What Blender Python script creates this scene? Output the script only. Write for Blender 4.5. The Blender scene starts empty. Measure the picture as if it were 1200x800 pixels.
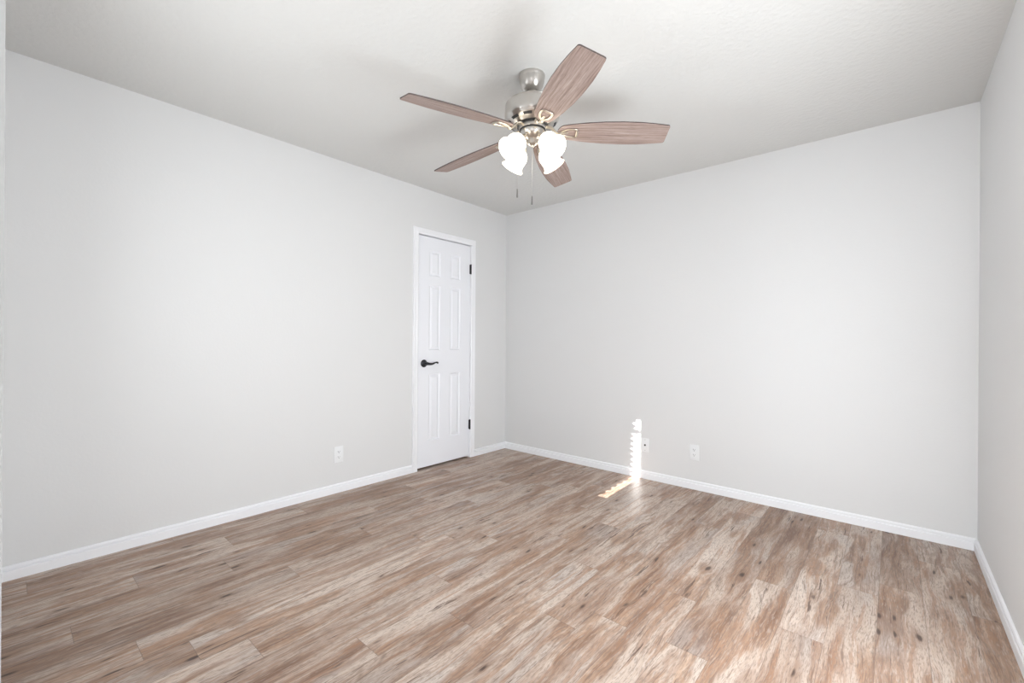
import bpy, bmesh, math
from mathutils import Vector, Matrix

C = bpy.context.scene
PI = math.pi
H = 2.44                 # ceiling height
W = 3.437                # room width (x), back wall is y = 0
L = 3.4688               # room length, the wall with the doorway is y = -L
TH = 0.12                # wall thickness
DX0, DX1 = 2.55, 3.36    # doorway the photograph is taken from

# ------------------------------------------------------------------ camera
cam = bpy.data.objects.new('camera', bpy.data.cameras.new('camera'))
C.collection.objects.link(cam)
cam.data.sensor_width = 36.0
cam.data.lens = 517.37 / 1200 * 36.0
cam.data.clip_start = 0.02
rt = Vector((0.75648531, 0.65396956, 0.00733427))
up = Vector((-0.00564332, -0.00468674, 0.99997309))
fw = Vector((-0.653986338, 0.756506344, -0.000145116))
cam.matrix_world = Matrix(((rt.x, up.x, -fw.x, 3.08727), (rt.y, up.y, -fw.y, -3.46982),
                           (rt.z, up.z, -fw.z, 1.11831), (0, 0, 0, 1)))
C.camera = cam

# ------------------------------------------------------------------ light
C.view_settings.view_transform = 'Standard'
C.view_settings.look = 'None'
C.view_settings.gamma = 1.0
C.view_settings.use_curve_mapping = False
C.view_settings.exposure = 0.05
SKY_STRENGTH = 1.5
WINDOW_RIGHT_W = 54.0
WINDOW_FRONT_W = 12.5
HALL_W = 4.0
HALL_FILL_W = 92.0
SUN_E = 30.0
SHADE_E = 2.3

world = bpy.data.worlds.new('sky')
C.world = world
world.use_nodes = True
bg = world.node_tree.nodes['Background']
bg.inputs[0].default_value = (0.80, 0.90, 1.0, 1)
bg.inputs[1].default_value = SKY_STRENGTH

def sun_lamp():
    d = bpy.data.lights.new('sun', 'SUN')
    d.energy = SUN_E; d.angle = math.radians(0.2); d.color = (1.0, 0.965, 0.93)
    o = bpy.data.objects.new('sun', d); C.collection.objects.link(o)
    direction = Vector((-0.05, 1.0, -0.42))
    o.rotation_euler = direction.to_track_quat('-Z', 'Y').to_euler()
    o.location = (1.8, -6.0, 3.5)
sun_lamp()

def area(name, loc, aim, sx, sy, watts, col, spread=180):
    d = bpy.data.lights.new(name, 'AREA')
    d.shape = 'RECTANGLE'; d.size = sx; d.size_y = sy; d.spread = math.radians(spread); d.energy = watts; d.color = col
    o = bpy.data.objects.new(name, d); C.collection.objects.link(o)
    o.location = loc
    o.rotation_euler = Vector(aim).to_track_quat('-Z', 'Z').to_euler()
    return o
# daylight in the right-hand window, glow of the blind behind, added fill in the hall, added hall lamp
area('daylight_right', (W + 0.02, -1.95, 1.00), (-1, 0, 0.0), 1.30, 0.90, WINDOW_RIGHT_W, (0.93, 0.97, 1.0))
area('daylight_front', (1.25, -L + 0.02, 1.47), (0.22, 1, 0), 0.70, 0.50, WINDOW_FRONT_W, (0.93, 0.97, 1.0))
area('fill_hall', (2.37, -L - TH - 1.5, 1.40), (0.12, 1, 0), 0.80, 1.7, HALL_FILL_W, (0.93, 0.97, 1.0))  # added fill standing inside the hall, no window behind it
area('fill_hall_lamp', (2.95, -4.40, 2.33), (0, 0, -1), 0.25, 0.25, HALL_W, (1.0, 0.97, 0.92))

# ------------------------------------------------------------------ materials
def mat(name, col, rough=0.5, metal=0.0, spec=0.5):
    m = bpy.data.materials.new(name); m.use_nodes = True
    b = m.node_tree.nodes['Principled BSDF']
    b.inputs['Base Color'].default_value = (*col, 1)
    b.inputs['Roughness'].default_value = rough
    b.inputs['Metallic'].default_value = metal
    b.inputs['Specular IOR Level'].default_value = spec
    return m

def bump(m, scale, strength, dist, detail=3.0):
    nt = m.node_tree
    tc = nt.nodes.new('ShaderNodeTexCoord')
    n = nt.nodes.new('ShaderNodeTexNoise')
    n.inputs['Scale'].default_value = scale; n.inputs['Detail'].default_value = detail
    bp = nt.nodes.new('ShaderNodeBump')
    bp.inputs['Strength'].default_value = strength; bp.inputs['Distance'].default_value = dist
    nt.links.new(tc.outputs['Object'], n.inputs['Vector'])
    nt.links.new(n.outputs['Fac'], bp.inputs['Height'])
    nt.links.new(bp.outputs['Normal'], nt.nodes['Principled BSDF'].inputs['Normal'])

M = {}
M['wall'] = mat('painted_drywall', (0.755, 0.755, 0.755), 0.7, spec=0.25); bump(M['wall'], 70, 0.12, 0.004)
M['ceiling'] = mat('textured_ceiling_paint', (0.715, 0.715, 0.700), 0.85, spec=0.15); bump(M['ceiling'], 45, 0.45, 0.006, 4)
M['trim'] = mat('white_trim_paint', (0.91, 0.915, 0.94), 0.38)
M['door'] = mat('white_door_paint', (0.88, 0.89, 0.93), 0.40)
M['jamb'] = mat('darkened_jamb_paint', (0.34, 0.34, 0.335), 0.6, spec=0.2)  # wall tone darkened to offset the strong light on the lining
M['plate'] = mat('white_plastic', (0.86, 0.87, 0.88), 0.35)
M['dark'] = mat('dark_slot', (0.02, 0.02, 0.022), 0.5)
M['jack'] = mat('dark_jack', (0.05, 0.05, 0.055), 0.4, 0.6)
M['bronze'] = mat('black_bronze_metal', (0.018, 0.017, 0.022), 0.32, 0.55)
M['nickel'] = mat('brushed_nickel', (0.60, 0.575, 0.545), 0.27, 1.0)
_nt = M['nickel'].node_tree; _tg = _nt.nodes.new('ShaderNodeTangent'); _tg.direction_type = 'RADIAL'; _tg.axis = 'Z'
_pb = _nt.nodes['Principled BSDF']; _pb.inputs['Anisotropic'].default_value = 0.6; _pb.inputs['Anisotropic Rotation'].default_value = 0.25; _pb.inputs['Roughness'].default_value = 0.30
_nt.links.new(_tg.outputs[0], _pb.inputs['Tangent'])
M['fob'] = mat('dark_nickel', (0.30, 0.29, 0.28), 0.3, 1.0)
M['nickel_iron'] = mat('satin_nickel_arm', (0.66, 0.60, 0.51), 0.34, 1.0)
M['blind'] = mat('white_blind_slat', (0.82, 0.82, 0.80), 0.5)
M['concrete'] = mat('exterior_ground', (0.45, 0.43, 0.40), 0.9)

def glass_mat():
    m = bpy.data.materials.new('window_glass'); m.use_nodes = True
    nt = m.node_tree; nt.nodes.clear()
    o = nt.nodes.new('ShaderNodeOutputMaterial'); mx = nt.nodes.new('ShaderNodeMixShader')
    t = nt.nodes.new('ShaderNodeBsdfTransparent'); g = nt.nodes.new('ShaderNodeBsdfGlossy')
    g.inputs['Roughness'].default_value = 0.02; mx.inputs[0].default_value = 0.06
    nt.links.new(t.outputs[0], mx.inputs[1]); nt.links.new(g.outputs[0], mx.inputs[2])
    nt.links.new(mx.outputs[0], o.inputs[0])
    return m
M['glass'] = glass_mat()

def emit_mat(name, col, e):
    m = mat(name, (0.9, 0.88, 0.84), 0.3)
    b = m.node_tree.nodes['Principled BSDF']
    b.inputs['Emission Color'].default_value = (*col, 1)
    b.inputs['Emission Strength'].default_value = e
    return m
M['shade'] = emit_mat('lit_frosted_glass', (1.0, 0.90, 0.74), SHADE_E)
M['bulb'] = emit_mat('lit_bulb', (1.0, 0.88, 0.70), 5.0)
M['hall_fill_glow'] = emit_mat('added_hall_diffuser', (1.0, 0.96, 0.9), 3.0)  # glow of the added hall lamp

class NT:
    """small helper for building math node chains"""
    def __init__(s, m): s.nt = m.node_tree
    def new(s, t, **k):
        n = s.nt.nodes.new(t)
        for a, b in k.items(): setattr(n, a, b)
        return n
    def put(s, sock, v):
        if isinstance(v, bpy.types.NodeSocket): s.nt.links.new(v, sock)
        elif v is not None: sock.default_value = v
    def math(s, op, a, b=None, c=None, clamp=False):
        n = s.new('ShaderNodeMath', operation=op); n.use_clamp = clamp
        s.put(n.inputs[0], a); s.put(n.inputs[1], b); s.put(n.inputs[2], c)
        return n.outputs[0]
    def vec(s, x, y, z):
        n = s.new('ShaderNodeCombineXYZ')
        for i, v in enumerate((x, y, z)): s.put(n.inputs[i], v)
        return n.outputs[0]
    def noise(s, v, scale, detail=2.0, rough=0.5, dist=0.0):
        n = s.new('ShaderNodeTexNoise')
        s.put(n.inputs['Vector'], v); n.inputs['Scale'].default_value = scale
        n.inputs['Detail'].default_value = detail; n.inputs['Roughness'].default_value = rough
        n.inputs['Distortion'].default_value = dist
        return n.outputs['Fac']
    def ramp(s, f, stops, interp='LINEAR'):
        n = s.new('ShaderNodeValToRGB'); n.color_ramp.interpolation = interp
        e = n.color_ramp.elements
        while len(e) > 1: e.remove(e[-1])
        e[0].position = stops[0][0]
        for p, c in stops[1:]: e.new(p)
        for i, (p, c) in enumerate(stops):
            e[i].color = (*c, 1) if isinstance(c, tuple) else (c, c, c, 1)
        s.put(n.inputs[0], f)
        return n.outputs['Color']
    def mix(s, f, a, b, mode='MIX'):
        n = s.new('ShaderNodeMix', data_type='RGBA', blend_type=mode)
        s.put(n.inputs[0], f)
        for sock, v in ((n.inputs[6], a), (n.inputs[7], b)):
            if isinstance(v, tuple): v = (*v, 1)
            s.put(sock, v)
        return n.outputs[2]

def floor_mat():
    m = mat('rustic_vinyl_plank', (0.5, 0.4, 0.35), 0.36, spec=0.33)
    g = NT(m); nt = m.node_tree; b = nt.nodes['Principled BSDF']
    tc = g.new('ShaderNodeTexCoord'); sp = g.new('ShaderNodeSeparateXYZ')
    nt.links.new(tc.outputs['Object'], sp.inputs[0])
    x, y = sp.outputs['X'], sp.outputs['Y']
    PW, PL = 0.148, 1.22
    u = g.math('DIVIDE', g.math('SUBTRACT', x, 0.083), PW)
    row = g.math('FLOOR', u)
    # end-joint position of each plank row (metres from the back wall)
    ends = {-1: .40, 0: .95, 1: .2, 2: .62, 3: .29, 4: .85, 5: .1, 6: .70, 7: .57, 8: .42, 9: .89, 10: .15, 11: 1.04,
            12: .33, 13: .78, 14: .64, 15: .28, 16: .62, 17: .62 + .5, 18: .24, 19: .92, 20: .78, 21: .36, 22: .84, 23: .1}
    stops = [((k + 1) / 28.0, v / PL) for k, v in sorted(ends.items())]
    off = g.ramp(g.math('DIVIDE', g.math('ADD', row, 1.25), 28.0), stops, 'CONSTANT')
    v = g.math('ADD', g.math('DIVIDE', y, PL), off)
    col = g.math('FLOOR', v)
    fu = g.math('FRACT', u); fv = g.math('FRACT', v)
    wn = g.new('ShaderNodeTexWhiteNoise', noise_dimensions='2D')
    g.put(wn.inputs['Vector'], g.vec(row, col, 0.0))
    rid = wn.outputs['Value']
    sc = g.new('ShaderNodeSeparateColor'); g.put(sc.inputs[0], wn.outputs['Color'])
    r2, r3 = sc.outputs[1], sc.outputs[2]
    ox = g.math('MULTIPLY', rid, 57.0); oy = g.math('MULTIPLY', r2, 91.0)
    # wobbling grain coordinate across the plank
    wob = g.noise(g.vec(g.math('ADD', g.math('MULTIPLY', x, 7.0), ox), g.math('ADD', g.math('MULTIPLY', y, 2.6), oy), r3), 1.0, 3.0)
    wx = g.math('ADD', x, g.math('MULTIPLY', g.math('SUBTRACT', wob, 0.5), 0.06))
    def gv(sx, sy, add=0.0):
        return g.vec(g.math('ADD', g.math('MULTIPLY', wx, sx), ox), g.math('ADD', g.math('MULTIPLY', y, sy), oy), g.math('ADD', rid, add))
    def mask(f, lo, hi):
        return g.ramp(f, [(lo, 0.0), (hi, 1.0)])
    def maskinv(f, lo, hi):
        return g.ramp(f, [(lo, 1.0), (hi, 0.0)])
    # pale greige ground, slightly uneven
    broad = g.noise(gv(9.0, 1.5), 1.0, 3.0, 0.55)
    fine = g.noise(gv(55.0, 2.4, 3.0), 1.0, 4.0, 0.62)
    tone = g.math('ADD', g.math('MULTIPLY', broad, 0.70), g.math('MULTIPLY', fine, 0.30))
    tone = g.math('ADD', tone, g.math('MULTIPLY', g.math('SUBTRACT', r3, 0.5), 0.10))
    base = g.ramp(tone, [(0.34, (0.230, 0.135, 0.092)), (0.42, (0.395, 0.272, 0.205)), (0.48, (0.520, 0.410, 0.340)),
                         (0.55, (0.585, 0.485, 0.415)), (0.68, (0.650, 0.560, 0.492))])
    # grey weathered wash in patches
    wash = g.noise(gv(8.0, 1.8, 7.0), 1.0, 2.0, 0.5)
    base = g.mix(g.math('MULTIPLY', mask(wash, 0.52, 0.64), 0.50), base, (0.500, 0.462, 0.440))
    # brown heartwood bands along the plank
    heart = g.noise(gv(8.5, 1.7, 11.0), 1.0, 3.0, 0.55)
    base = g.mix(g.math('MULTIPLY', mask(heart, 0.53, 0.595), 0.80), base, g.ramp(fine, [(0.34, (0.190, 0.098, 0.058)), (0.50, (0.350, 0.210, 0.135)), (0.64, (0.500, 0.345, 0.245))]))
    # thin tan and rust streaks
    tan = g.noise(gv(34.0, 1.8, 13.0), 1.0, 3.0, 0.55)
    base = g.mix(g.math('MULTIPLY', mask(tan, 0.55, 0.60), 0.60), base, (0.380, 0.220, 0.138))
    # growth rings: contour lines of a stretched noise
    hill = g.noise(gv(5.0, 0.75, 41.0), 1.0, 1.5, 0.45)
    cont = g.math('ABSOLUTE', g.math('SUBTRACT', g.math('FRACT', g.math('MULTIPLY', hill, 26.0)), 0.5))
    where = mask(g.noise(gv(4.0, 1.2, 43.0), 1.0, 1.0), 0.47, 0.62)
    base = g.mix(g.math('MULTIPLY', g.math('MULTIPLY', maskinv(cont, 0.03, 0.22), where), 0.42), base, (0.230, 0.155, 0.115))
    # thin dark grain lines
    line = g.noise(gv(125.0, 5.0, 17.0), 1.0, 4.0, 0.68)
    base = g.mix(g.math('MULTIPLY', maskinv(line, 0.37, 0.425), 0.75), base, (0.215, 0.145, 0.108))
    # short pores
    pore = g.noise(gv(300.0, 34.0, 23.0), 1.0, 2.0, 0.6)
    base = g.mix(g.math('MULTIPLY', maskinv(pore, 0.39, 0.49), 0.60), base, (0.240, 0.185, 0.155))
    # limed highlights in the grain
    lime = g.noise(gv(200.0, 20.0, 29.0), 1.0, 2.0, 0.6)
    base = g.mix(g.math('MULTIPLY', mask(lime, 0.55, 0.68), 0.30), base, (0.700, 0.640, 0.590))
    # occasional long cracks
    crack = g.noise(gv(42.0, 2.2, 31.0), 1.0, 4.0, 0.72)
    base = g.mix(g.math('MULTIPLY', maskinv(crack, 0.335, 0.368), 0.92), base, (0.115, 0.072, 0.055))
    # knots
    vo = g.new('ShaderNodeTexVoronoi', feature='F1')
    g.put(vo.inputs['Vector'], gv(15.0, 4.2, 0.0)); vo.inputs['Scale'].default_value = 1.0
    vs = g.new('ShaderNodeSeparateColor'); g.put(vs.inputs[0], vo.outputs['Color'])
    keep = g.math('GREATER_THAN', vs.outputs[0], 0.18)
    kd = g.math('ADD', vo.outputs['Distance'], g.math('MULTIPLY', g.math('SUBTRACT', fine, 0.5), 0.30))
    halo = g.math('MULTIPLY', maskinv(kd, 0.07, 0.42), keep)
    core = g.math('MULTIPLY', maskinv(kd, 0.055, 0.125), keep)
    base = g.mix(g.math('MULTIPLY', halo, 0.55), base, (0.270, 0.168, 0.115))
    base = g.mix(g.math('MULTIPLY', core, 0.92), base, (0.070, 0.044, 0.036))
    # plank to plank tint
    base = g.mix(0.75, base, g.ramp(r2, [(0.0, (0.70, 0.640, 0.60)), (0.5, (0.87, 0.830, 0.80)), (1.0, (1.0, 0.975, 0.955))]), 'MULTIPLY')
    # seams
    du = g.math('MULTIPLY', g.math('MINIMUM', fu, g.math('SUBTRACT', 1.0, fu)), PW)
    dv = g.math('MULTIPLY', g.math('MINIMUM', fv, g.math('SUBTRACT', 1.0, fv)), PL)
    seam = g.math('LESS_THAN', g.math('MINIMUM', du, dv), 0.0011)
    base = g.mix(g.math('MULTIPLY', seam, 0.55), base, (0.15, 0.105, 0.085))
    nt.links.new(base, b.inputs['Base Color'])
    rough = g.math('ADD', 0.30, g.math('MULTIPLY', pore, 0.22))
    nt.links.new(rough, b.inputs['Roughness'])
    bp = g.new('ShaderNodeBump'); bp.inputs['Strength'].default_value = 0.10; bp.inputs['Distance'].default_value = 0.002
    g.put(bp.inputs['Height'], g.math('SUBTRACT', g.math('ADD', pore, lime), g.math('MULTIPLY', seam, 1.0)))
    nt.links.new(bp.outputs['Normal'], b.inputs['Normal'])
    return m
M['floor'] = floor_mat()

def blade_mat():
    m = mat('weathered_oak_blade', (0.35, 0.25, 0.22), 0.55, spec=0.3)
    g = NT(m); nt = m.node_tree; b = nt.nodes['Principled BSDF']
    uv = g.new('ShaderNodeUVMap'); sp = g.new('ShaderNodeSeparateXYZ')
    nt.links.new(uv.outputs[0], sp.inputs[0])
    a, c = sp.outputs['X'], sp.outputs['Y']      # along, across in metres
    wob = g.noise(g.vec(g.math('MULTIPLY', a, 5.0), g.math('MULTIPLY', c, 9.0), 0.0), 1.0, 2.0)
    c2 = g.math('ADD', c, g.math('MULTIPLY', g.math('SUBTRACT', wob, 0.5), 0.014))
    n1 = g.noise(g.vec(g.math('MULTIPLY', a, 3.0), g.math('MULTIPLY', c2, 110.0), 0.0), 1.0, 4.0, 0.65)
    base = g.ramp(n1, [(0.30, (0.195, 0.135, 0.116)), (0.45, (0.320, 0.240, 0.211)), (0.58, (0.405, 0.317, 0.283)), (0.74, (0.52, 0.43, 0.39))])
    n2 = g.noise(g.vec(g.math('MULTIPLY', a, 22.0), g.math('MULTIPLY', c2, 420.0), 3.0), 1.0, 2.0, 0.6)
    base = g.mix(g.math('MULTIPLY', g.ramp(n2, [(0.32, 1.0), (0.5, 0.0)]), 0.4), base, (0.13, 0.09, 0.08))
    nt.links.new(base, b.inputs['Base Color'])
    return m
M['blade'] = blade_mat()
M['blade_edge'] = mat('dark_blade_edge', (0.10, 0.075, 0.07), 0.6)

# ------------------------------------------------------------------ mesh helpers
def link(name, bm, m, parent=None, smooth=None, extra=()):
    me = bpy.data.meshes.new(name)
    bmesh.ops.recalc_face_normals(bm, faces=bm.faces)
    bm.to_mesh(me); bm.free()
    me.materials.append(m)
    for e in extra: me.materials.append(e)
    if smooth is not None:
        for p in me.polygons: p.use_smooth = True
        me.set_sharp_from_angle(angle=math.radians(smooth))
    o = bpy.data.objects.new(name, me); C.collection.objects.link(o)
    if parent: o.parent = parent
    return o

def structure(o, label, cat):
    o['kind'] = 'structure'; o['label'] = label; o['category'] = cat
    return o

def thing(name, label, cat, loc, group=None):
    o = bpy.data.objects.new(name, None); C.collection.objects.link(o)
    o.empty_display_size = 0.05
    o.location = loc; o['label'] = label; o['category'] = cat
    if group: o['group'] = group
    return o

def box(bm, x0, x1, y0, y1, z0, z1, bev=0.0, mi=0):
    r = bmesh.ops.create_cube(bm, size=1.0)
    vs = r['verts']
    for v in vs:
        v.co = Vector(((x0 + x1) / 2 + v.co.x * (x1 - x0), (y0 + y1) / 2 + v.co.y * (y1 - y0), (z0 + z1) / 2 + v.co.z * (z1 - z0)))
    fs = {f for v in vs for f in v.link_faces}
    for f in fs: f.material_index = mi
    if bev:
        es = list({e for v in vs for e in v.link_edges})
        bmesh.ops.bevel(bm, geom=es, offset=bev, segments=2, profile=0.5, affect='EDGES')
    return bm

def lathe(bm, prof, seg=40, T=None, mi=0, closed=False):
    """revolve (r, z) profile about z, placed with matrix T"""
    T = T or Matrix.Identity(4)
    rings = []
    for r, z in prof:
        if r < 1e-6: rings.append([bm.verts.new(T @ Vector((0, 0, z)))])
        else: rings.append([bm.verts.new(T @ Vector((r * math.cos(2 * PI * i / seg), r * math.sin(2 * PI * i / seg), z))) for i in range(seg)])
    pairs = list(zip(rings[:-1], rings[1:]))
    if closed: pairs.append((rings[-1], rings[0]))
    for A, B in pairs:
        for i in range(seg):
            j = (i + 1) % seg
            if len(A) == 1 and len(B) == 1: continue
            if len(A) == 1: f = bm.faces.new((A[0], B[i], B[j]))
            elif len(B) == 1: f = bm.faces.new((A[i], A[j], B[0]))
            else: f = bm.faces.new((A[i], A[j], B[j], B[i]))
            f.material_index = mi
    return bm

def tube(bm, pts, rad, seg=10, T=None, flat=None):
    """swept tube; rad a number or list; flat = (across, normal) scale pair with a fixed 'normal' direction"""
    T = T or Matrix.Identity(4)
    pts = [Vector(p) for p in pts]
    n = len(pts)
    rads = rad if isinstance(rad, (list, tuple)) else [rad] * n
    prev = None; rings = []
    for i, p in enumerate(pts):
        t = (pts[min(i + 1, n - 1)] - pts[max(i - 1, 0)]).normalized()
        if flat: a = Vector(flat[2]); a = (a - t * a.dot(t)).normalized()
        elif prev is None: a = t.orthogonal().normalized()
        else: a = (prev - t * prev.dot(t)).normalized()
        prev = a; b = t.cross(a)
        sa, sb = (flat[1], flat[0]) if flat else (1, 1)
        rings.append([bm.verts.new(T @ (p + a * math.cos(2 * PI * k / seg) * rads[i] * sa + b * math.sin(2 * PI * k / seg) * rads[i] * sb)) for k in range(seg)])
    for A, B in zip(rings[:-1], rings[1:]):
        for k in range(seg):
            bm.faces.new((A[k], A[(k + 1) % seg], B[(k + 1) % seg], B[k]))
    bm.faces.new(rings[0][::-1]); bm.faces.new(rings[-1])
    return bm

def spline(pts, n=8):
    """Catmull-Rom through points"""
    P = [Vector(p) for p in pts]; P = [2 * P[0] - P[1]] + P + [2 * P[-1] - P[-2]]
    out = []
    for i in range(1, len(P) - 2):
        for k in range(n):
            t = k / n
            out.append(0.5 * ((2 * P[i]) + (P[i + 1] - P[i - 1]) * t + (2 * P[i - 1] - 5 * P[i] + 4 * P[i + 1] - P[i + 2]) * t * t
                              + (-P[i - 1] + 3 * P[i] - 3 * P[i + 1] + P[i + 2]) * t ** 3))
    out.append(P[-2])
    return out

# ------------------------------------------------------------------ room shell
HY = -L - TH - 1.9           # far end of the hall
bm = box(bmesh.new(), -TH, W + TH, -L - TH, TH, -0.10, 0.0)
structure(link('floor', bm, M['floor']), 'rustic brown and greige wood plank floor of the empty room', 'floor')
bm = box(bmesh.new(), -TH, W + TH, -L - TH, TH, H, H + 0.10)
structure(link('ceiling', bm, M['ceiling']), 'pale grey textured ceiling above the fan', 'ceiling')

# door opening in the left wall
DY0, DY1, DZ = -1.1345, -0.5125, 2.038
bm = bmesh.new()
box(bm, -TH, 0, -L - TH, DY0 - 0.018, 0, H); box(bm, -TH, 0, DY1 + 0.018, TH, 0, H); box(bm, -TH, 0, DY0 - 0.018, DY1 + 0.018, DZ + 0.018, H)
structure(link('wall_left', bm, M['wall']), 'long off-white wall on the left with the white door in it', 'wall')
bm = box(bmesh.new(), 0, W, 0, TH, 0, H)
structure(link('wall_back', bm, M['wall']), 'off-white far wall with the sunbeam and two wall plates', 'wall')
RY0, RY1, RZ0, RZ1 = -2.65, -1.25, 0.48, 1.52
bm = bmesh.new()
box(bm, W, W + TH, -L - TH, RY0, 0, H); box(bm, W, W + TH, RY1, TH, 0, H)
box(bm, W, W + TH, RY0, RY1, 0, RZ0); box(bm, W, W + TH, RY0, RY1, RZ1, H)
structure(link('wall_right', bm, M['wall']), 'off-white wall at the right edge of the photo', 'wall')
FX0, FX1, FZ0, FZ1 = 0.86, 1.688, 1.195, 2.02
bm = bmesh.new()
box(bm, 0, FX0, -L - TH, -L, 0, H); box(bm, FX1, DX0 - 0.006, -L - TH, -L, 0, H)
box(bm, FX0, FX1, -L - TH, -L, 0, FZ0); box(bm, FX0, FX1, -L - TH, -L, FZ1, H)
box(bm, DX0 - 0.006, DX1 + 0.006, -L - TH, -L, 2.06, H); box(bm, DX1 + 0.006, W, -L - TH, -L, 0, H)
structure(link('wall_front', bm, M['wall']), 'off-white wall end at the left edge of the photo, beside the camera doorway', 'wall')

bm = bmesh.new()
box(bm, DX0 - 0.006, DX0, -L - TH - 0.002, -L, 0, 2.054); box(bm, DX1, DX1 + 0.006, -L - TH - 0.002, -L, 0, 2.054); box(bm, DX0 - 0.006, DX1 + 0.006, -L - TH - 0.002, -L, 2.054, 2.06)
structure(link('trim_2', bm, M['jamb']), 'doorway lining darkened to offset strong light, at the left edge of the photo', 'door jamb')

# hall behind the doorway
hx0, hx1 = 1.93, 3.75
bm = box(bmesh.new(), hx0, hx1, HY, -L - TH, -0.10, 0.0)
structure(link('floor_hall', bm, M['floor']), 'plank floor of the hall behind the camera', 'floor')
bm = box(bmesh.new(), hx0, hx1, HY, -L - TH, H, H + 0.1)
structure(link('ceiling_hall', bm, M['ceiling']), 'hall ceiling behind the camera', 'ceiling')
bm = bmesh.new()
box(bm, hx0 - 0.1, hx0, HY, -L - TH, 0, H); box(bm, hx1, hx1 + 0.1, HY, -L - TH, 0, H); box(bm, hx0 - 0.1, hx1 + 0.1, HY - 0.1, HY, 0, H)
box(bm, W + TH, hx1, -L - TH, -L - TH + 0.06, 0, H)
structure(link('wall_hall', bm, M['wall']), 'off-white walls of the hall behind the camera', 'wall')

# closet behind the white door
bm = bmesh.new()
cx = -TH - 0.62
box(bm, cx - 0.08, cx, -1.70, 0.0, 0, H); box(bm, cx, -TH, -1.78, -1.70, 0, H); box(bm, cx, -TH, 0.0, 0.08, 0, H)
structure(link('wall_closet', bm, M['wall']), 'closet walls behind the white door', 'wall')
structure(link('floor_closet', box(bmesh.new(), cx, -TH, -1.70, 0, -0.1, 0), M['floor']), 'closet floor behind the white door', 'floor')
structure(link('ceiling_closet', box(bmesh.new(), cx, -TH, -1.70, 0, H, H + 0.1), M['ceiling']), 'closet ceiling behind the white door', 'ceiling')

# ---- windows (outside the frame: they are where the daylight and the sunbeam come from)
def window_right():
    bm = bmesh.new(); a, b = W + 0.05, W + 0.10
    for y0, y1, z0, z1 in ((RY0, RY1, RZ0, RZ0 + 0.045), (RY0, RY1, RZ1 - 0.045, RZ1), (RY0, RY0 + 0.045, RZ0, RZ1), (RY1 - 0.045, RY1, RZ0, RZ1),
                           ((RY0 + RY1) / 2 - 0.025, (RY0 + RY1) / 2 + 0.025, RZ0, RZ1)):
        box(bm, a, b, y0, y1, z0, z1)
    w = structure(link('window_2', bm, M['trim']), 'white framed sliding window in the right wall, outside the photo', 'window')
    for k in range(2):
        y0 = RY0 + 0.045 if k == 0 else (RY0 + RY1) / 2 + 0.025
        bm = box(bmesh.new(), W + 0.072, W + 0.078, y0, y0 + (RY1 - RY0) / 2 - 0.07, RZ0 + 0.045, RZ1 - 0.045)
        link('window_pane', bm, M['glass'], w)
window_right()

def window_front():
    bm = bmesh.new(); a, b = -L - 0.115, -L - 0.075
    f = 0.03
    for x0, x1, z0, z1 in ((FX0, FX1, FZ0, FZ0 + f), (FX0, FX1, FZ1 - f, FZ1), (FX0, FX0 + f, FZ0, FZ1), (FX1 - 0.006, FX1, FZ0, FZ1)):
        box(bm, x0, x1, a, b, z0, z1)
    w = structure(link('window_1', bm, M['trim']), 'white framed window with closed blinds behind the camera', 'window')
    bm = box(bmesh.new(), FX0 + f, FX1 - 0.006, -L - 0.098, -L - 0.092, FZ0 + f, FZ1 - f)
    link('window_pane', bm, M['glass'], w)
    # closed horizontal blind, a hand's breadth short of the right jamb
    bl = thing('window_blind', 'white horizontal blind closed over the window behind the camera', 'blind', (FX0, -L - 0.03, FZ1 - 0.05))
    bl.parent = None
    bm = box(bmesh.new(), 0.005, FX1 - FX0 - 0.008, -0.02, 0.02, -0.022, 0.046)
    link('headrail', bm, M['blind'], bl)
    pitch = 0.043; n = 17
    link('bottom_rail', box(bmesh.new(), 0.004, 1.606 - FX0, -0.014, 0.014, FZ0 - FZ1 + 0.05 + 0.002, -0.041 - 16 * 0.043 - 0.020), M['blind'], bl)
    slats = None
    for k in range(n):
        zc = -0.041 - k * pitch
        x1 = 1.626 - FX0
        if k == 2: x1 = FX1 - FX0 - 0.004
        if k in (0, 1): x1 = 1.643 - FX0
        # slat outline with rounded ends, tilted almost shut
        bm = bmesh.new(); hw = 0.0245; out = []
        for i in range(9):
            t = -PI / 2 + PI * i / 8; out.append((x1 - 0.055 + 0.055 * math.cos(t), hw * math.sin(t)))
        for i in range(9):
            t = PI / 2 + PI * i / 8; out.append((0.004 + 0.022 + 0.022 * math.cos(t), hw * math.sin(t)))
        ca, sa = math.cos(math.radians(79)), math.sin(math.radians(79))
        top = [bm.verts.new((x, s * ca + 0.0012 * sa, zc - s * sa + 0.0012 * ca)) for x, s in out]
        bot = [bm.verts.new((x, s * ca - 0.0012 * sa, zc - s * sa - 0.0012 * ca)) for x, s in out]
        bm.faces.new(top); bm.faces.new(bot[::-1])
        for i in range(len(out)):
            j = (i + 1) % len(out); bm.faces.new((top[i], bot[i], bot[j], top[j]))
        link('slat', bm, M['blind'], bl)
window_front()

# added hall ceiling lamp, put in for frontal fill light
t = thing('added_hall_lamp', 'added round flush fill lamp in the unseen hall behind the camera', 'lamp', (2.95, -4.40, H))
link('lamp_base', lathe(bmesh.new(), [(0, 0), (0.15, 0), (0.15, -0.02), (0.14, -0.025), (0, -0.025)]), M['nickel'], t, 40)
link('lamp_shade', lathe(bmesh.new(), [(0.135, -0.025), (0.13, -0.045), (0.10, -0.07), (0.05, -0.083), (0, -0.086)]), M['hall_fill_glow'], t, 60)

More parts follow.
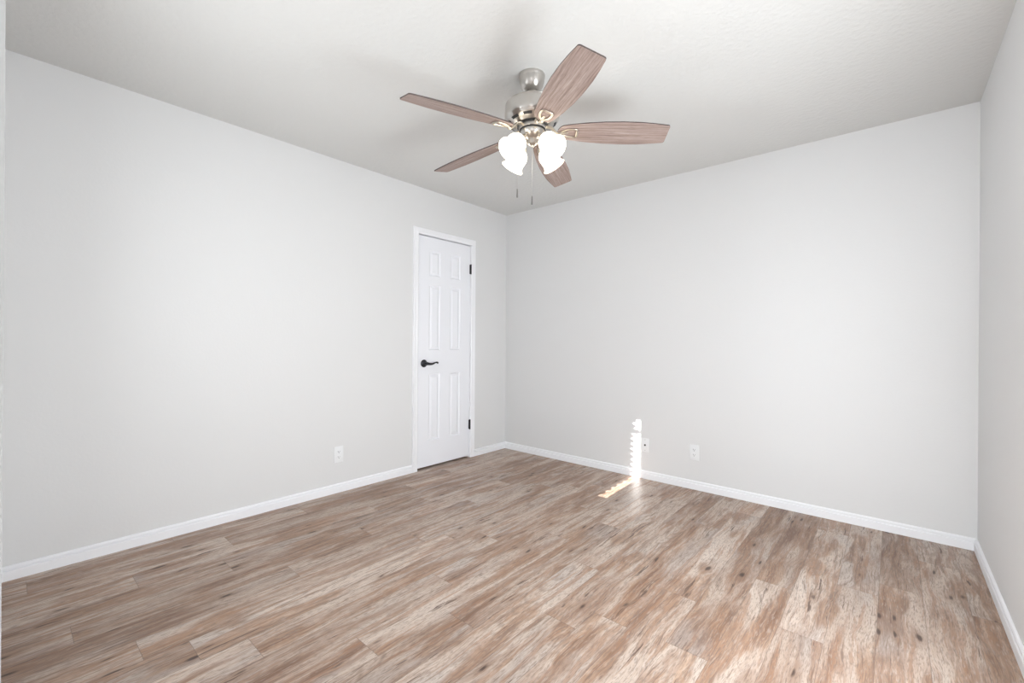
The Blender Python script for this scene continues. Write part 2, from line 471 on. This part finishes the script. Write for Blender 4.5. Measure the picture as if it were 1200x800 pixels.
# ------------------------------------------------------------------ baseboards
BB = [(0, 0), (0.0135, 0), (0.0135, 0.041), (0.0115, 0.0445), (0.0055, 0.0455), (0.0055, 0.049), (0.0105, 0.0505), (0.0105, 0.058), (0.007, 0.0635), (0.002, 0.066), (0, 0.066)]
def baseboard(name, p0, p1, nrm, label, m0=0.0, m1=0.0):
    """profile swept from p0 to p1 (floor points on the wall), nrm into the room; m = mitre (+1 inner corner)"""
    bm = bmesh.new(); p0, p1, nrm = Vector(p0), Vector(p1), Vector(nrm)
    d = (p1 - p0).normalized()
    A = [bm.verts.new(p0 + nrm * t + d * t * m0 + Vector((0, 0, z))) for t, z in BB]
    B = [bm.verts.new(p1 + nrm * t - d * t * m1 + Vector((0, 0, z))) for t, z in BB]
    for i in range(len(BB)):
        j = (i + 1) % len(BB); bm.faces.new((A[i], A[j], B[j], B[i]))
    bm.faces.new(A[::-1]); bm.faces.new(B)
    return structure(link(name, bm, M['trim']), label, 'baseboard')
CW = 0.053                                  # casing width
baseboard('baseboard_left', (0, -L, 0), (0, DY0 - CW + 0.004, 0), (1, 0, 0), 'long white baseboard along the left wall up to the door casing')
baseboard('baseboard_left.001', (0, DY1 + CW - 0.004, 0), (0, 0, 0), (1, 0, 0), 'short white baseboard between the door casing and the far corner', 0, 1)
baseboard('baseboard_back', (0, 0, 0), (W, 0, 0), (0, -1, 0), 'white baseboard along the far wall under the wall plates', 1, 1)
baseboard('baseboard_right', (W, 0, 0), (W, -L, 0), (-1, 0, 0), 'white baseboard along the right wall', 1, 0)

# ------------------------------------------------------------------ door
def casing():
    """stepped casing swept as an inverted U with mitred corners"""
    prof = [(0, 0), (0, 0.009), (0.006, 0.013), (0.016, 0.0135), (0.022, 0.0115), (0.040, 0.0155), (0.049, 0.0155), (CW, 0.012), (CW, 0)]
    bm = bmesh.new()
    y0, y1, zt = DY0 - 0.001, DY1 + 0.001, DZ + 0.001
    cols = []
    for s, x in prof:
        cols.append([bm.verts.new(p) for p in ((x, y0 - s, 0), (x, y0 - s, zt + s), (x, y1 + s, zt + s), (x, y1 + s, 0))])
    for a in range(len(prof)):
        A, B = cols[a], cols[(a + 1) % len(prof)]
        for i in range(3): bm.faces.new((A[i], A[i + 1], B[i + 1], B[i]))
    bm.faces.new([c[0] for c in cols]); bm.faces.new([c[3] for c in cols][::-1])
    # jamb lining the opening, and its stop
    for d0, d1, e in ((-TH, 0.0, 0.0), (-0.075, -0.046, 0.012)):
        box(bm, d0, d1, DY0 - 0.018, DY0 + e, 0, DZ + e * 0); box(bm, d0, d1, DY1 - e, DY1 + 0.018, 0, DZ)
        box(bm, d0, d1, DY0 - 0.018, DY1 + 0.018, DZ - e, DZ + 0.018)
    return structure(link('trim_1', bm, M['trim'], None, 25), 'white moulded casing around the closet door on the left wall', 'door casing')
casing()

def door():
    y0, y1, z0, z1 = DY0 + 0.0035, DY1 - 0.003, 0.017, DZ - 0.007
    xf, xb = -0.006, -0.041
    ys = [y0, -1.0085, -0.8825, -0.766, -0.640, y1]
    zs = [z0, 0.237, 0.826, 1.035, 1.610, 1.690, 1.915, z1]
    bm = bmesh.new()
    V = {(i, j): bm.verts.new((xf, y, z)) for i, y in enumerate(ys) for j, z in enumerate(zs)}
    holes = [(i, j) for i in (1, 3) for j in (1, 3, 5)]
    for i in range(5):
        for j in range(7):
            loop = [V[i, j], V[i + 1, j], V[i + 1, j + 1], V[i, j + 1]]
            if (i, j) not in holes:
                bm.faces.new(loop); continue
            # moulded recess then raised field
            prev = loop
            for inset, depth in ((0.004, 0.0035), (0.010, 0.0085), (0.016, 0.0085), (0.032, 0.0025), (0.035, 0.002)):
                cur = [bm.verts.new((xf - depth, y, z)) for y, z in
                       ((ys[i] + inset, zs[j] + inset), (ys[i + 1] - inset, zs[j] + inset), (ys[i + 1] - inset, zs[j + 1] - inset), (ys[i] + inset, zs[j + 1] - inset))]
                for k in range(4): bm.faces.new((prev[k], prev[(k + 1) % 4], cur[(k + 1) % 4], cur[k]))
                prev = cur
            bm.faces.new(prev)
    # edges and back
    bk = [bm.verts.new(p) for p in ((xb, y0, z0), (xb, y1, z0), (xb, y1, z1), (xb, y0, z1))]
    bm.faces.new(bk[::-1])
    bm.faces.new([V[i, 0] for i in range(6)][::-1] + [bk[0], bk[1]])
    bm.faces.new([V[i, 7] for i in range(6)] + [bk[2], bk[3]])
    bm.faces.new([V[0, j] for j in range(8)] + [bk[3], bk[0]])
    bm.faces.new([V[5, j] for j in range(8)][::-1] + [bk[1], bk[2]])
    d = structure(link('door_1', bm, M['door']), 'narrow white six-panel closet door with a black lever handle', 'door')
    # lever handle: rosette + neck + wave lever
    T = Matrix.Translation((xf, -1.064, 0.921)) @ Matrix.Rotation(PI / 2, 4, 'Y')
    bm = lathe(bmesh.new(), [(0, 0), (0.033, 0), (0.0335, 0.004), (0.031, 0.0075), (0.025, 0.010), (0.019, 0.0125), (0.0135, 0.019), (0.0115, 0.030), (0.0125, 0.042), (0.0145, 0.049), (0.013, 0.057), (0.006, 0.060), (0, 0.0605)], 36, T)
    h = link('door_handle', bm, M['bronze'], d, 40); h['label'] = 'black bronze lever handle'
    path = spline([(xf + 0.050, -1.064, 0.921), (xf + 0.051, -1.035, 0.917), (xf + 0.050, -1.005, 0.918), (xf + 0.048, -0.978, 0.927), (xf + 0.046, -0.957, 0.9295), (xf + 0.044, -0.943, 0.924)], 6)
    n = len(path)
    rr = [0.0125 - 0.0065 * min(1, i / (n * 0.65)) + (0.0028 * max(0, (i / (n - 1) - 0.7) / 0.3)) for i in range(n)]
    link('lever', tube(bmesh.new(), path, rr, 14), M['bronze'], h, 60)
    link('latch_plate', box(bmesh.new(), xf - 0.004, xf + 0.0012, y0 - 0.0028, y0 + 0.004, 0.890, 0.952), M['bronze'], d)['label'] = 'dark latch plate at the door edge'
    for zc in (0.3175, 1.809):
        bm = bmesh.new()
        for k in range(5):
            za = zc - 0.044 + k * 0.0177
            lathe(bm, [(0, za), (0.0068, za), (0.0068, za + 0.0166), (0, za + 0.0166)], 16, Matrix.Translation((0.0035, DY1 - 0.0015, 0)))
        lathe(bm, [(0, zc - 0.049), (0.004, zc - 0.049), (0.0055, zc - 0.0455), (0.0055, zc + 0.046), (0.004, zc + 0.049), (0, zc + 0.0495)], 14, Matrix.Translation((0.0035, DY1 - 0.0015, 0)))
        box(bm, -0.012, -0.0045, DY1 - 0.012, DY1 - 0.0032, zc - 0.0445, zc + 0.0445)
        link('hinge', bm, M['bronze'], d, 40)['label'] = 'dark bronze butt hinge'
door()

# ------------------------------------------------------------------ wall plates
def slot_box(bm, x0, x1, z0, z1, y0, y1): box(bm, x0, x1, y0, y1, z0, z1)

def outlet(name, label, loc, rotz, pw=0.072, ph=0.117):
    """duplex outlet; local frame: plate in the x-z plane facing -y, wall at y = 0"""
    t = thing(name, label, 'outlet', loc, 'duplex outlets on the walls'); t.rotation_euler = (0, 0, rotz)
    bm = bmesh.new()
    box(bm, -pw / 2, pw / 2, -0.006, 0, -ph / 2, ph / 2, 0.0025)
    link('cover_plate', bm, M['plate'], t, 40)
    for s in (1, -1):
        zc = s * 0.0195
        bm = bmesh.new(); out = []
        for i in range(28):
            a = 2 * PI * i / 28
            out.append((0.0172 * math.cos(a), max(-0.0125, min(0.0125, 0.0172 * math.sin(a)))))
        A = [bm.verts.new((x, -0.004, zc + z)) for x, z in out]; B = [bm.verts.new((x * 0.97, -0.0078, zc + z * 0.97)) for x, z in out]
        for i in range(28): bm.faces.new((A[i], A[(i + 1) % 28], B[(i + 1) % 28], B[i]))
        bm.faces.new(B)
        f = link('socket', bm, M['plate'], t)
        bm = bmesh.new()
        box(bm, -0.0078, -0.0054, -0.0081, -0.006, zc - 0.001, zc + 0.0075)
        box(bm, 0.0054, 0.0076, -0.0081, -0.006, zc, zc + 0.0065)
        lathe(bm, [(0, 0.006), (0.0028, 0.006), (0.0028, 0.0081), (0, 0.0081)], 14, Matrix.Translation((0, 0, zc - 0.0065)) @ Matrix.Rotation(PI / 2, 4, 'X'))
        link('socket_slots', bm, M['dark'], f)
    bm = lathe(bmesh.new(), [(0.0032, 0.0055), (0.003, 0.0068), (0.0015, 0.0074), (0, 0.0075)], 16, Matrix.Rotation(PI / 2, 4, 'X'))
    link('screw', bm, M['plate'], t, 40)
    return t
outlet('wall_outlet', 'white duplex outlet low on the left wall, left of the closet door', (0, -1.843, 0.279), PI / 2)
outlet('wall_outlet', 'white duplex outlet on the far wall, well right of the sunbeam', (1.940, 0, 0.281), 0)

def jack_plate():
    t = thing('cable_plate', 'small white cable plate with a dark jack, close beside the sunbeam', 'wall plate', (1.546, 0, 0.275))
    link('cover_plate', box(bmesh.new(), -0.0345, 0.0345, -0.0055, 0, -0.057, 0.057, 0.0025), M['plate'], t, 40)
    R = Matrix.Rotation(PI / 2, 4, 'X')
    link('jack', lathe(bmesh.new(), [(0.0075, 0.005), (0.0075, 0.008), (0.0052, 0.008), (0.0052, 0.014), (0.0035, 0.0145), (0, 0.0145)], 18, R), M['jack'], t, 40)['label'] = 'dark coaxial jack'
    for z in (0.043, -0.043):
        link('screw', lathe(bmesh.new(), [(0.0034, 0.005), (0.0032, 0.0064), (0, 0.0070)], 14, Matrix.Translation((0, 0, z)) @ R), M['nickel'], t, 40)
jack_plate()

# ------------------------------------------------------------------ ceiling fan
def fan():
    FX, FY = 1.7186, -1.750
    root = thing('ceiling_fan', 'brushed nickel ceiling fan with five weathered wood blades and four lit white glass shades', 'ceiling fan', (FX, FY, H))
    # everything under the canopy hangs from the ball at z = -0.04 and leans very slightly
    nrm = Vector((-0.0238, -0.0002, 1)).normalized()
    ex = Vector((1, 0, -nrm.x)).normalized(); ey = nrm.cross(ex)
    tilt = Matrix(((ex.x, ey.x, nrm.x, 0), (ex.y, ey.y, nrm.y, 0), (ex.z, ey.z, nrm.z, 0), (0, 0, 0, 1)))
    piv = Matrix.Translation((0, 0, -0.04))
    T = piv @ tilt @ piv.inverted()

    # canopy
    bm = lathe(bmesh.new(), [(0, 0), (0.0645, 0), (0.0655, -0.003), (0.0655, -0.013), (0.0635, -0.016), (0.0630, -0.022), (0.0610, -0.036), (0.0555, -0.053),
                             (0.046, -0.068), (0.035, -0.0758), (0.026, -0.077), (0.024, -0.073), (0.023, -0.060), (0, -0.058)], 48)
    link('canopy', bm, M['nickel'], root, 35)
    bm = lathe(bmesh.new(), [(0, -0.05), (0.021, -0.056), (0.0225, -0.066), (0.019, -0.076), (0.0105, -0.080), (0.0105, -0.148), (0.019, -0.149), (0.022, -0.158), (0.022, -0.165), (0, -0.165)], 32, T)
    link('downrod', bm, M['nickel'], root, 35)
    # motor housing: drum rolling in to the vented underside
    prof = [(0, -0.1465), (0.060, -0.1465), (0.118, -0.1465), (0.129, -0.1485), (0.1335, -0.153), (0.134, -0.156), (0.1325, -0.1575), (0.1345, -0.160), (0.1360, -0.180),
            (0.1360, -0.205), (0.1345, -0.217), (0.131, -0.2245), (0.1275, -0.2275), (0.1265, -0.2300), (0.120, -0.2370), (0.107, -0.2445), (0.090, -0.2500), (0.0745, -0.2525), (0, -0.2525)]
    housing = link('motor_housing', lathe(bmesh.new(), prof, 64, T), M['nickel'], root, 30)
    for k in range(10):                            # dark vent slots around the rolled underside
        a = 2 * PI * k / 10 + 0.16
        bm = bmesh.new(); top = []; bot = []
        for i in range(7):
            aa = a + (i - 3) * 0.062
            for lst, r, z in ((top, 0.1195, -0.2381), (bot, 0.1075, -0.2450)):
                lst.append(bm.verts.new(T @ Vector((r * math.cos(aa), r * math.sin(aa), z))))
        back = []
        for lst in (top, bot):
            back.append([bm.verts.new(v.co + T.to_3x3() @ Vector((0, 0, 0.004))) for v in lst])
        for A, B in ((top, bot), (bot, back[1]), (back[1], back[0]), (back[0], top)):
            for i in range(6): bm.faces.new((A[i], A[i + 1], B[i + 1], B[i]))
        bm.faces.new((top[0], bot[0], back[1][0], back[0][0])); bm.faces.new((top[6], back[0][6], back[1][6], bot[6]))
        v = link('vent_slot', bm, M['dark'], housing)
    # rotating flywheel and switch housing
    link('flywheel', lathe(bmesh.new(), [(0, -0.250), (0.0765, -0.250), (0.0775, -0.253), (0.0765, -0.258), (0.071, -0.260), (0, -0.260)], 48, T), M['dark'], root, 35)
    sh = link('switch_housing', lathe(bmesh.new(), [(0, -0.258), (0.068, -0.258), (0.0690, -0.262), (0.068, -0.274), (0.064, -0.277), (0, -0.277)], 48, T), M['nickel'], root, 35)
    link('gasket', lathe(bmesh.new(), [(0.060, -0.2765), (0.0665, -0.2765), (0.0665, -0.2805), (0.060, -0.2805)], 48, T, closed=True), M['dark'], sh, 35)
    lf = link('light_fitter', lathe(bmesh.new(), [(0, -0.279), (0.061, -0.279), (0.0625, -0.283), (0.0615, -0.292), (0.056, -0.304), (0.044, -0.314), (0.030, -0.319), (0.026, -0.322),
                                                  (0.0245, -0.332), (0.0255, -0.337), (0.024, -0.343), (0.016, -0.349), (0.010, -0.351), (0.0085, -0.356), (0.005, -0.360), (0, -0.361)], 44, T), M['nickel'], root, 35)

    # ---- blades: local frame x along, y across, z up; underside carries the iron
    RT, R0 = 0.661, 0.124
    ph0, pitch = math.radians(-32.99), math.radians(-15.3)
    zb = -0.3095
    def half_width(s):                              # s 0..1 root to tip
        ctrl = [(0, 0.030), (0.03, 0.041), (0.10, 0.050), (0.25, 0.0625), (0.42, 0.0715), (0.58, 0.0745), (0.74, 0.0725), (0.88, 0.0655), (1.0, 0.0570)]
        for (a, wa), (b, wb) in zip(ctrl[:-1], ctrl[1:]):
            if s <= b:
                t = (s - a) / (b - a); return wa + (wb - wa) * t
        return ctrl[-1][1]
    def blade_bm(TB):
        bm = bmesh.new(); uvl = bm.loops.layers.uv.new('UVMap')
        sta = [i / 44 for i in range(45)]
        outline = []
        N = len(sta)
        tip_r = 0.010
        def hwx(s):
            # rounded root and small rounded tip corners
            w = half_width(s); x = R0 + (RT - R0) * s
            d = RT - x
            if d < tip_r: w -= tip_r - math.sqrt(max(0, tip_r ** 2 - (tip_r - d) ** 2))
            e = x - R0
            if e < 0.03: w *= math.sqrt(max(0.02, 1 - ((0.03 - e) / 0.03) ** 2)) * 0.9 + 0.1
            return w
        sta = [0, .004, .01, .02, .035, .05] + [0.07 + 0.9 * i / 36 for i in range(37)] + [0.981, 0.986, 0.991, 0.996, 0.999, 1.0]
        NA = 10; th = 0.0028
        def grid(z):
            rows = []
            for s in sta:
                x = R0 + (RT - R0) * s; w = hwx(s)
                rows.append([(x, -w + 2 * w * j / NA, z) for j in range(NA + 1)])
            return rows
        Gd, Gu = grid(-th), grid(th)
        vd = [[bm.verts.new(TB @ Vector(p)) for p in r] for r in Gd]; vu = [[bm.verts.new(TB @ Vector(p)) for p in r] for r in Gu]
        def face(vs, ps, mi):
            f = bm.faces.new(vs); f.material_index = mi
            for lp, p in zip(f.loops, ps): lp[uvl].uv = (p[0], p[1])
        n = len(sta)
        for i in range(n - 1):
            for j in range(NA):
                face((vd[i][j], vd[i][j + 1], vd[i + 1][j + 1], vd[i + 1][j]), (Gd[i][j], Gd[i][j + 1], Gd[i + 1][j + 1], Gd[i + 1][j]), 0)
                face((vu[i][j], vu[i + 1][j], vu[i + 1][j + 1], vu[i][j + 1]), (Gu[i][j], Gu[i + 1][j], Gu[i + 1][j + 1], Gu[i][j + 1]), 0)
            for j in (0, NA):
                face((vd[i][j], vd[i + 1][j], vu[i + 1][j], vu[i][j]), (Gd[i][j], Gd[i + 1][j], Gu[i + 1][j], Gu[i][j]), 1)
        for i in (0, n - 1):
            for j in range(NA):
                face((vd[i][j], vd[i][j + 1], vu[i][j + 1], vu[i][j]), (Gd[i][j], Gd[i][j + 1], Gu[i][j + 1], Gu[i][j]), 1)
        return bm
    for k in range(5):
        TK = T @ Matrix.Translation((0, 0, zb)) @ Matrix.Rotation(ph0 + k * 2 * PI / 5, 4, 'Z')
        TB = TK @ Matrix.Translation((RT, 0, 0)) @ Matrix.Rotation(math.radians(2.6), 4, 'Y') @ Matrix.Translation((-RT, 0, 0)) @ Matrix.Rotation(pitch, 4, 'X')
        bl = link('blade', blade_bm(TB), M['blade'], root, 30, (M['blade_edge'],))
        # blade iron: neck from the flywheel swooping down and out to an open loop screwed under the blade
        bm = bmesh.new()
        zi = -0.0075
        def under(x, y, dz=0.0):                    # point just under the pitched blade
            return TB @ Vector((x, y, zi + dz))
        neck = [TK @ Vector((0.058, 0.0, 0.0525)), TK @ Vector((0.080, 0.0, 0.050)), TK @ Vector((0.098, 0.0, 0.041)), TK @ Vector((0.114, 0.0, 0.024)),
                under(0.130, 0.0, -0.005), under(0.146, 0.0, -0.001)]
        up_ = tuple(T.to_3x3() @ Vector((0, 0, 1)))
        nb = spline(neck, 6)
        tube(bm, nb, [0.0075 + 0.004 * (1 - i / (len(nb) - 1)) for i in range(len(nb))], 10, None, (1.35, 0.62, up_))
        loop = [(0.140, 0.0), (0.153, 0.013), (0.172, 0.0225), (0.194, 0.0260), (0.212, 0.0250), (0.2185, 0.018), (0.2195, 0.0),
                (0.2185, -0.018), (0.212, -0.0250), (0.194, -0.0260), (0.172, -0.0225), (0.153, -0.013), (0.140, 0.0)]
        lp = spline([under(*p) for p in loop], 5)
        tube(bm, lp, 0.0058, 8, None, (1.05, 0.62, up_))
        tube(bm, spline([under(0.140, 0), under(0.160, 0, 0.001), under(0.176, 0, 0.002)], 4), [0.0075, 0.0074, 0.0072, 0.007, 0.0066, 0.0062, 0.0056, 0.005, 0.004], 8, None, (1.2, 0.5, up_))
        iron = link('blade_iron', bm, M['nickel_iron'], bl, 50)
        iron['label'] = 'pale nickel blade bracket with an open loop'

    # ---- four arms with tulip glass shades
    for k, az in enumerate((82, 172, 262, 352)):
        RZ = T @ Matrix.Rotation(math.radians(az), 4, 'Z')
        drop = math.radians(43)
        axis = Vector((math.cos(drop), 0, -math.sin(drop)))
        neck0 = Vector((0.066, 0, -0.332))
        bm = bmesh.new()
        tube(bm, spline([(0.030, 0, -0.308), (0.044, 0, -0.309), (0.056, 0, -0.318), tuple(neck0)], 5), 0.0085, 12, RZ)
        arm = link('lamp_arm', bm, M['nickel_iron'], root, 50)
        q = Vector((0, 0, 1)).rotation_difference(axis).to_matrix().to_4x4()
        TS = RZ @ Matrix.Translation(neck0) @ q
        bm = lathe(bmesh.new(), [(0, -0.004), (0.012, -0.003), (0.021, 0.004), (0.0245, 0.014), (0.0245, 0.022), (0.0225, 0.022), (0.0225, 0.006), (0, 0.004)], 28, TS)
        link('socket_cup', bm, M['nickel_iron'], arm, 35)
        s = [(0.0215, 0.008), (0.024, 0.018), (0.032, 0.024), (0.0415, 0.034), (0.0475, 0.047), (0.0495, 0.060), (0.0485, 0.076), (0.0470, 0.089), (0.0480, 0.101), (0.0530, 0.112), (0.0600, 0.120)]
        inner = [(r - 0.003, z) for r, z in s[::-1]]
        bm = lathe(bmesh.new(), s + [(0.0590, 0.1215)] + inner, 44, TS, closed=True)
        shd = link('lamp_shade', bm, M['shade'], root, 60); shd['label'] = 'lit frosted white tulip glass shade'
        bm = lathe(bmesh.new(), [(0, 0.012), (0.012, 0.012), (0.0125, 0.03), (0.020, 0.045), (0.024, 0.060), (0.022, 0.074), (0.013, 0.085), (0, 0.088)], 20, TS)
        link('bulb', bm, M['bulb'], shd, 60)

    # ---- pull chains hang plumb from the fitter
    def chain(x, y, z0, z1, eye):
        bm = bmesh.new(); n = int((z0 - z1 - 0.044) / 0.0042)
        for i in range(n):
            r = bmesh.ops.create_icosphere(bm, subdivisions=1, radius=0.0013, matrix=Matrix.Translation((x, y, z0 - i * 0.0042)))
        tube(bm, [(x, y, z0), (x, y, z1 + 0.04)], 0.0006, 6)
        if eye: tube(bm, [eye, ((eye[0] + x) / 2, (eye[1] + y) / 2, z0 + 0.004), (x, y, z0)], 0.0022, 8)
        c = link('pull_chain', bm, M['nickel'], root, 60)
        bm = lathe(bmesh.new(), [(0, 0.044), (0.0018, 0.0435), (0.0032, 0.040), (0.0034, 0.020), (0.0042, 0.006), (0.0038, 0.001), (0, 0)], 16, Matrix.Translation((x, y, z1)))
        link('chain_fob', bm, M['fob'], c, 40)
    chain(0.0065 + 0.0, 0.0, -0.358, 1.797 - H, None)
    a = math.radians(221)
    chain(0.0045 + 0.072 * math.cos(a), 0.072 * math.sin(a), -0.292, 1.832 - H, (0.0045 + 0.052 * math.cos(a), 0.052 * math.sin(a), -0.290))
fan()
